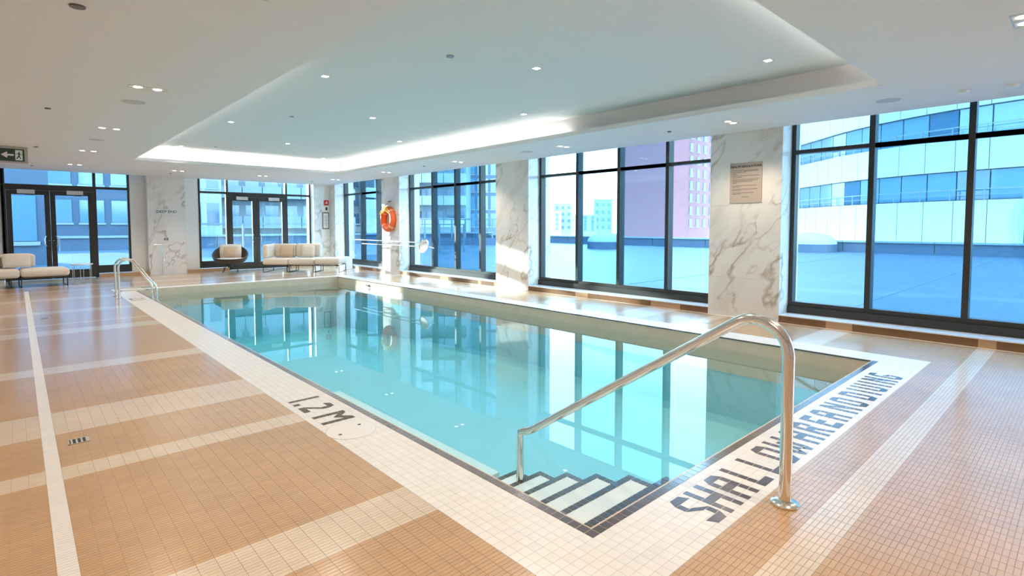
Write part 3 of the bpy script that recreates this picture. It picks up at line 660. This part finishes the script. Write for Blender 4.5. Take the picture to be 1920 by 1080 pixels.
t = thing('pole_bracket', 'steel bracket pair holding the poles on the life ring column', 'bracket', (XW, 11.92, .75))
for y in (-.38, .40):
    MB().tube([(-.001, y, .03), (-.17, y, .03), (-.18, y, .06)], .008, 8).build('arm', m_dk, t, True); MB().tube([(-.001, y, .14), (-.13, y, .14), (-.14, y, .17)], .008, 8).build('arm', m_dk, t, True)

# ------------------------------------------------------------------ furniture
def cushion(x0, x1, y0, y1, z0, z1, r=.05): return MB().rbox(x0, x1, y0, y1, z0, z1, min(r, (z1-z0)*.45, (y1-y0)*.45), 4)
def pillow(name, parent, m, c, wdt, hgt, th, tilt, yaw=0):
    V, Fc, n = [], [], 10
    for sgn in (-1, 1):
        for i in range(n+1):
            for j in range(n+1):
                u, v = 2*i/n-1, 2*j/n-1; q = max(0, (1-u*u)*(1-v*v))**.45
                V.append(Vector((u*wdt/2*(1-.06*(1-abs(v))**2*0-.05*v*v), sgn*th/2*q, v*hgt/2*(1-.05*u*u))))
    rm = Matrix.Rotation(yaw, 4, 'Z') @ Matrix.Rotation(tilt, 4, 'X'); V = [rm @ v+Vector(c) for v in V]; N = (n+1)**2
    for k in (0, 1):
        for i in range(n):
            for j in range(n):
                f = (k*N+i*(n+1)+j, k*N+(i+1)*(n+1)+j, k*N+(i+1)*(n+1)+j+1, k*N+i*(n+1)+j+1); Fc.append(f if k == 0 else f[::-1])
    o = MB().add(V, Fc).build(name, m, parent); o.data.polygons.foreach_set('use_smooth', [True]*len(o.data.polygons)); return o
def legs(parent, x0, x1, y0, y1, h, sled=True):
    for x in (x0, x1):
        for y in (y0, y1): MB().tube([(x, y, h), (x, y, .004)], .011, 8).build('leg', m_legs, parent, True)
        MB().tube([(x, y0, .008), (x, y1, .008)], .008, 8).build('runner', m_legs, parent, True)
    f = MB(); f.tube([(x0, y0, h), (x1, y0, h)], .012, 8).tube([(x0, y1, h), (x1, y1, h)], .012, 8).tube([(x0, y0, h), (x0, y1, h)], .012, 8).tube([(x1, y0, h), (x1, y1, h)], .012, 8)
    f.build('base_frame', m_legs, parent, True)
# right sofa: local x along the front, y towards the back
ang = math.radians(-41); org = Vector((3.34, 14.62, 0)); ex = Vector((math.cos(ang), math.sin(ang), 0)); ey = Vector((-math.sin(ang), math.cos(ang), 0))
mw = .73
def module(k, name, label, cat, arm=False, back=True):
    t = thing(name, label, cat, org+ex*(mw*k+mw/2)+ey*.38, ang)
    legs(t, -mw/2+.03, mw/2-.03, -.36, .34, .20)
    cushion(-mw/2+.005, mw/2-.005, -.38, .38, .215, .40, .06).build('seat', m_fab, t, True)
    if back: cushion(-mw/2+.005, mw/2-.005, .22, .40, .41, .80, .05).build('backrest', m_fab, t, True)
    if arm: cushion(-mw/2-.01, -mw/2+.15, -.34, .215, .41, .79, .05).build('armrest', m_fab, t, True)
    return t
module(0, 'sofa_module', 'cream corner sofa module with arm and back before the far doors', 'sofa', True)
module(1, 'sofa_module', 'cream armless sofa module in the middle of the far seating', 'sofa')
module(2, 'ottoman', 'cream backless ottoman module at the right end of the far sofa', 'ottoman', back=False)
for k, m, lb, dx in ((0, m_fab2, 'beige scatter cushion on the corner module of the far sofa', .13), (1, m_fab, 'cream scatter cushion on the middle module of the far sofa', .04)):
    c = org+ex*(mw*k+mw/2+dx)+ey*(.38+.13); t = thing('scatter_cushion', lb, 'cushion', (c.x, c.y, .405), ang); cv = pillow('cover', t, m, (0, .0, .185), .38, .36, .13, math.radians(-12)); MB().tube([(-.17, .05, .345), (.17, .05, .345)], .005, 6).build('piping', m, cv, True)
t = thing('planter_box', 'white low box beside the far ottoman', 'box', (5.62, 14.15, 0))
MB().rbox(-.15, .15, -.18, .18, .002, .38, .01, 2).build('body', m_plate, t); MB().box(-.13, .13, -.16, .16, .381, .386).build('lid', m_sill, t)
# left daybed sofa
t = thing('daybed_sofa', 'long cream daybed sofa with low back before the left doors', 'sofa', (-1.75, 14.42, 0), math.radians(3))
legs(t, -.55, -.14, -.37, .34, .20); legs(t, .02, .78, -.36, .34, .20)
cushion(-1.3, .0, -.40, .38, .215, .40, .06).build('seat', m_fab, t, True); cushion(.01, .83, -.38, .36, .215, .395, .07).build('chaise_seat', m_fab, t, True)
cushion(-1.3, .30, .20, .39, .41, .70, .06).build('backrest', m_fab, t, True)
for x, lb, m in ((-.52, 'left cream cushion leaning on the daybed back', m_fab), (-.02, 'right cream cushion leaning on the daybed back', m_fab)):
    t = thing('scatter_cushion', lb, 'cushion', (-1.75+x, 14.52, .405)); cv = pillow('cover', t, m, (0, .0, .165), .46, .32, .12, math.radians(-14)); MB().tube([(-.2, .045, .31), (.2, .045, .31)], .005, 6).build('piping', m, cv, True)
# side table
t = thing('side_table', 'round wire side table beside the daybed', 'table', (-.68, 14.28, 0))
MB().lathe([(.20, .44), (.205, .445), (.205, .455), (.20, .46)], (0, 0, 0), 36).build('top', m_sill, t)
for k in range(6):
    a = k*math.pi/3+.3; MB().tube([(.18*math.cos(a), .18*math.sin(a), .005), (.18*math.cos(a), .18*math.sin(a), .44)], .006, 6).build('leg', m_chrome, t, True)
MB().tube([(.18*math.cos(2*math.pi*k/24), .18*math.sin(2*math.pi*k/24), .008) for k in range(24)], .006, 6, True).build('foot_ring', m_chrome, t, True)
# round lounge chair
t = thing('lounge_chair', 'round dark woven lounge chair with cream cushions by the far doors', 'chair', (2.68, 15.2, 0), math.radians(-18))
nv, nu = 36, 9; V, Fc = [], []
for sgn, dr in ((0, 0), (1, -.02)):
    for i in range(nu+1):
        f = i/nu
        for k in range(nv):
            a = 2*math.pi*k/nv; back = (1+math.sin(a))/2           # 1 at the back
            rim = .13+.40*back**1.6; r = (.20+.25*math.sin(f*math.pi/2))+dr*1.0
            z = .25+(rim)*f**1.7+(.02 if sgn else 0)
            V.append((r*math.cos(a)*1.0, r*math.sin(a)*.92+.05*back*f, z))
N = (nu+1)*nv
for s_ in (0, 1):
    for i in range(nu):
        for k in range(nv):
            q = (s_*N+i*nv+k, s_*N+i*nv+(k+1) % nv, s_*N+(i+1)*nv+(k+1) % nv, s_*N+(i+1)*nv+k); Fc.append(q if s_ == 0 else q[::-1])
for k in range(nv): Fc.append((nu*nv+k, nu*nv+(k+1) % nv, N+nu*nv+(k+1) % nv, N+nu*nv+k))
Fc += [tuple(range(nv))[::-1], tuple(range(N, N+nv))]
MB().add(V, Fc).build('woven_shell', m_rope, t, True)
rimp = [V[nu*nv+k] for k in range(nv)]; MB().tube(rimp, .014, 8, True).build('rim', m_legs, t, True)
sc_ = MB().lathe([(.30, .30), (.36, .33), (.37, .37), (.34, .41), (.2, .425)], (0, -.03, 0), 32).build('seat_cushion', m_fab, t, True)
pillow('back_cushion', t, m_fab, (0, .24, .60), .56, .42, .14, math.radians(-20))
for a in (.8, 2.35, 3.93, 5.5):
    x, y = math.cos(a), math.sin(a)
    MB().tube([(.16*x-.05*y, .16*y+.05*x, .26), (.27*x, .27*y, .006), (.16*x+.05*y, .16*y-.05*x, .26)], .007, 6).build('leg', m_legs, t, True)
t = thing('scatter_cushion', 'beige cushion on the round woven chair', 'cushion', (2.70, 15.22, .43), math.radians(-18)); cv = pillow('cover', t, m_fab2, (0, -.0, .16), .36, .32, .12, math.radians(-16)); MB().tube([(-.15, .045, .30), (.15, .045, .30)], .005, 6).build('piping', m_fab2, cv, True)

# ------------------------------------------------------------------ outside: terrace, parapets, railings
m_terr = mat('terrace_paving', (.038, .068, .10), .45, var=.08, scale=.6)
m_par = mat('parapet_metal', (.047, .077, .12), .5, var=.05, scale=2)
m_cap = mat('parapet_cap', (.18, .23, .27), .35)
m_wb = mat('office_white', (.26, .285, .30), .5)
m_bwin = mat('building_glass', (.03, .08, .13), .08, spec=.8)
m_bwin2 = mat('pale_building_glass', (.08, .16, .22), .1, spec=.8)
m_rail = mat('rail_metal', (.11, .14, .16), .4)
m_brick = mat('red_brick', (.20, .085, .095), .85, var=.08, scale=3)
m_conc = mat('pale_concrete', (.19, .22, .24), .8, var=.05, scale=1)
m_slate = mat('blue_cladding', (.035, .062, .10), .6, var=.08, scale=.8)
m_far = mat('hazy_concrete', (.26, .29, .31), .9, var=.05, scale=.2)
tf = MB(); tf.box(XG+.1, 31.5, -40, 70, -.5, -.08).box(-40, XG+.1, YG+.1, 70, -.5, -.08)
ter = setp(tf.build('terrace', m_terr), 'roof terrace paving outside the windows', 'terrace', kind='structure')
for y in (-2.0, 1.4, 6.2): MB().box(XG+1.5, 31, y, y+.12, -.08, -.074).build('paving_joint', m_par, ter)
t = thing('parapet_wall', 'long low parapet at the terrace edge beyond the windows', 'wall', (31.6, 10, -.08), kind='structure')
k = 0
for y in range(-24, 44, 4):
    MB((31.6, 10, -.08)).box(31.5, 31.8, y+.02, y+3.98, -.08, .44).build('panel', m_par, t); MB((31.6, 10, -.08)).box(31.4, 31.95, y+.01, y+3.99, .441, .53).build('cap', m_cap, t)
t = thing('parapet_wall', 'low parapet at the terrace edge beyond the end doors', 'wall', (4, 38, -.08), kind='structure')
for x in range(-24, 30, 4):
    MB((4, 38, -.08)).box(x+.02, x+3.98, 38, 38.3, -.08, .62).build('panel', m_par, t); MB((4, 38, -.08)).box(x+.01, x+3.99, 37.9, 38.4, .621, .75).build('cap', m_cap, t)
t = thing('terrace_railing', 'glass terrace railing with metal posts outside the far doors', 'railing', (6, 22, -.08))
for i in range(9):
    x = 3.4+i*1.6; MB((6, 22, -.08)).box(x-.03, x+.03, 21.97, 22.03, -.079, 1.38).build('post', m_rail, t)
    if i < 8: MB((6, 22, -.08)).box(x+.04, x+1.56, 21.99, 22.01, .05, 1.30).build('glass_panel', m_cglass, t)
MB((6, 22, -.08)).box(3.37, 16.23, 21.96, 22.04, 1.381, 1.43).build('top_rail', m_rail, t)
t = thing('terrace_railing', 'slatted terrace railing outside the third window', 'railing', (22, 31, -.08), math.radians(-42.6))
for i in range(11): MB().box(-5+i-.06, -5+i+.06, -.04, .04, .5, 1.85).build('post', m_rail, t)
MB().box(-5.1, 5.1, -.05, .05, 1.851, 1.95).build('top_rail', m_rail, t); MB().box(-5.1, 5.1, -.2, .2, .0, .5).build('plinth', m_par, t)
for x, y, lb, r in ((30.6, 9.3, 'white roof dome behind the parapet at the near window', 1.25), (25.6, 19.6, 'white roof dome outside the second window', 1.15)):
    t = thing('roof_dome', lb, 'dome', (x, y, -.08)); MB().lathe([(r, .0), (r, .42)], (0, 0, 0), 32).build('base', m_par, t)
    MB().lathe([(r*math.cos(a), .42+r*.5*math.sin(a)) for a in [i*math.pi/2/8*.98 for i in range(9)]], (0, 0, 0), 32).build('dome', m_wb, t, True)

# curved white office building
ob = thing('office_building', 'white curved office building with ribbon windows outside the near window', 'building', (47, 2, -2)); oo = (47, 2, -2)
plan = [(40.5, -22+i*1.6667) for i in range(12)]+[(62.5-22*math.cos(a), -2+22*math.sin(a)) for a in [i*math.pi/4/10 for i in range(11)]]
plan += [(plan[-1][0]+i*1.25, plan[-1][1]+i*1.25) for i in range(1, 10)]
def seg_box(p, q, off0, off1, z0, z1, g=0):                  # slab along a plan segment, thickness inwards
    p, q = Vector((*p, 0)), Vector((*q, 0)); d = (q-p).normalized(); n = Vector((d.y, -d.x, 0)); p = p+d*g; q = q-d*g
    vs = [p+n*off0, q+n*off0, q+n*off1, p+n*off1]
    return [(v.x, v.y, z0) for v in vs]+[(v.x, v.y, z1) for v in vs], [(0, 3, 2, 1), (4, 5, 6, 7), (0, 1, 5, 4), (1, 2, 6, 5), (2, 3, 7, 6), (3, 0, 4, 7)]
core = MB(oo)
for p, q in zip(plan, plan[1:]): core.add(*seg_box(p, q, .5, .8, -2, 24))
core.build('core', m_conc, ob)
for lv in range(6):
    zb = 2.9+3.85*lv
    for i, (p, q) in enumerate(zip(plan, plan[1:])):
        MB(oo).add(*seg_box(p, q, 0, .25, zb-2.0 if lv else -2, zb, .02)).build('panel', m_wb, ob)
        w_ = MB(oo).add(*seg_box(p, q, .3, .36, zb+.05, zb+1.8, .05)).build('window', m_bwin2 if (i*7+lv*3) % 5 else m_bwin, ob)
    rl = MB(oo)
    for i, (p, q) in enumerate(zip(plan, plan[1:])): rl.add(*seg_box(p, q, -.32, -.27, zb+.62, zb+.68)).add(*seg_box(p, q, -.32, -.27, zb+.3, zb+.33)).add(*seg_box(p, (p[0]*.97+q[0]*.03, p[1]*.97+q[1]*.03), -.32, -.27, zb-.02, zb+.62))
    rl.build('balcony_railing', m_rail, ob)

def block(label, cx, cy, rz, wd, dp, h, z0, wall, rows_, cols_, ww, wh, glass, balc=None, name='city_building', base=2.0, skip=0):
    t = thing(name, label, 'building', (cx, cy, z0), rz); MB().box(-wd/2, wd/2, -dp/2, dp/2, 0, h).build('body', wall, t); MB().box(-wd/2-.15, wd/2+.15, -dp/2-.15, dp/2+.15, h, h+.4).build('roof_edge', wall, t)
    if rows_:
        wm = MB().box(-ww/2, ww/2, -.05, .03, -wh/2, wh/2).mesh('window', glass); fm = MB().box(-ww/2-.08, ww/2+.08, -.09, .0, -wh/2-.16, -wh/2-.02).mesh('window_sill', m_conc)
        bm = MB().box(-wd/cols_/2+.03, wd/cols_/2-.03, -1.3, .0, -.1, .95).mesh('balcony', balc) if balc else None
        for r in range(rows_):
            z = base+(h-base)*(r+.5)/rows_
            for c in range(cols_):
                x = -wd/2+wd*(c+.5)/cols_; wo_ = inst('window', wm, t, (x, -dp/2, z)); inst('window_sill', fm, wo_, (0, 0, 0))
                if balc and (skip == 0 or (c+skip) % 2 == 0): inst('balcony', bm, t, (x, -dp/2, z-wh/2-.25))
    return t
A42 = -YAW
# red building: plain side wall to the left, windowed front to the right
block('red brick building with blue windows seen through the second window', 60.5, 35.4, 0, 11, 9.6, 13.6, -1, m_brick, 8, 7, .6, .85, m_bwin, name='brick_building')
block('apartment block with white balcony bands outside the third window', 36.5, 53.5, A42, 7.4, 7, 30, -1, m_conc, 11, 3, 2.0, 1.5, m_bwin, m_wb, 'apartment_building')
block('blue glass tower right of the balcony apartment block', 47, 56, A42, 7, 8, 34, -1, m_par, 14, 4, 1.4, 1.7, m_bwin2, name='glass_tower')
block('pale blue block seen through the corner window', 28.6, 59.5, A42, 7.0, 7, 30, -1, m_conc, 13, 4, 1.0, 1.3, m_bwin, m_rail, 'apartment_building', skip=1)
block('wide apartment block with rows of windows behind the far doors', 17.6, 54, math.radians(-16), 13, 8, 26, -1, m_conc, 9, 8, 1.1, 1.7, m_bwin2, m_cap, 'apartment_building')
block('narrow white block left of the wide apartments behind the far doors', 9.2, 47, math.radians(-10), 2.4, 5, 26, -1, m_wb, 9, 2, .8, 1.5, m_bwin, name='apartment_building')
block('dark blue clad block behind the white pier', 2.6, 51, math.radians(-5), 9.2, 6, 24, -1, m_slate, 8, 5, 1.4, 1.6, m_bwin2, name='clad_building')
block('low dark blue building close outside the left doors', -4.9, 25.2, 0, 8.1, 1.8, 9, -.08, m_slate, 3, 4, 1.3, 1.6, m_bwin2, name='clad_building', base=.2)
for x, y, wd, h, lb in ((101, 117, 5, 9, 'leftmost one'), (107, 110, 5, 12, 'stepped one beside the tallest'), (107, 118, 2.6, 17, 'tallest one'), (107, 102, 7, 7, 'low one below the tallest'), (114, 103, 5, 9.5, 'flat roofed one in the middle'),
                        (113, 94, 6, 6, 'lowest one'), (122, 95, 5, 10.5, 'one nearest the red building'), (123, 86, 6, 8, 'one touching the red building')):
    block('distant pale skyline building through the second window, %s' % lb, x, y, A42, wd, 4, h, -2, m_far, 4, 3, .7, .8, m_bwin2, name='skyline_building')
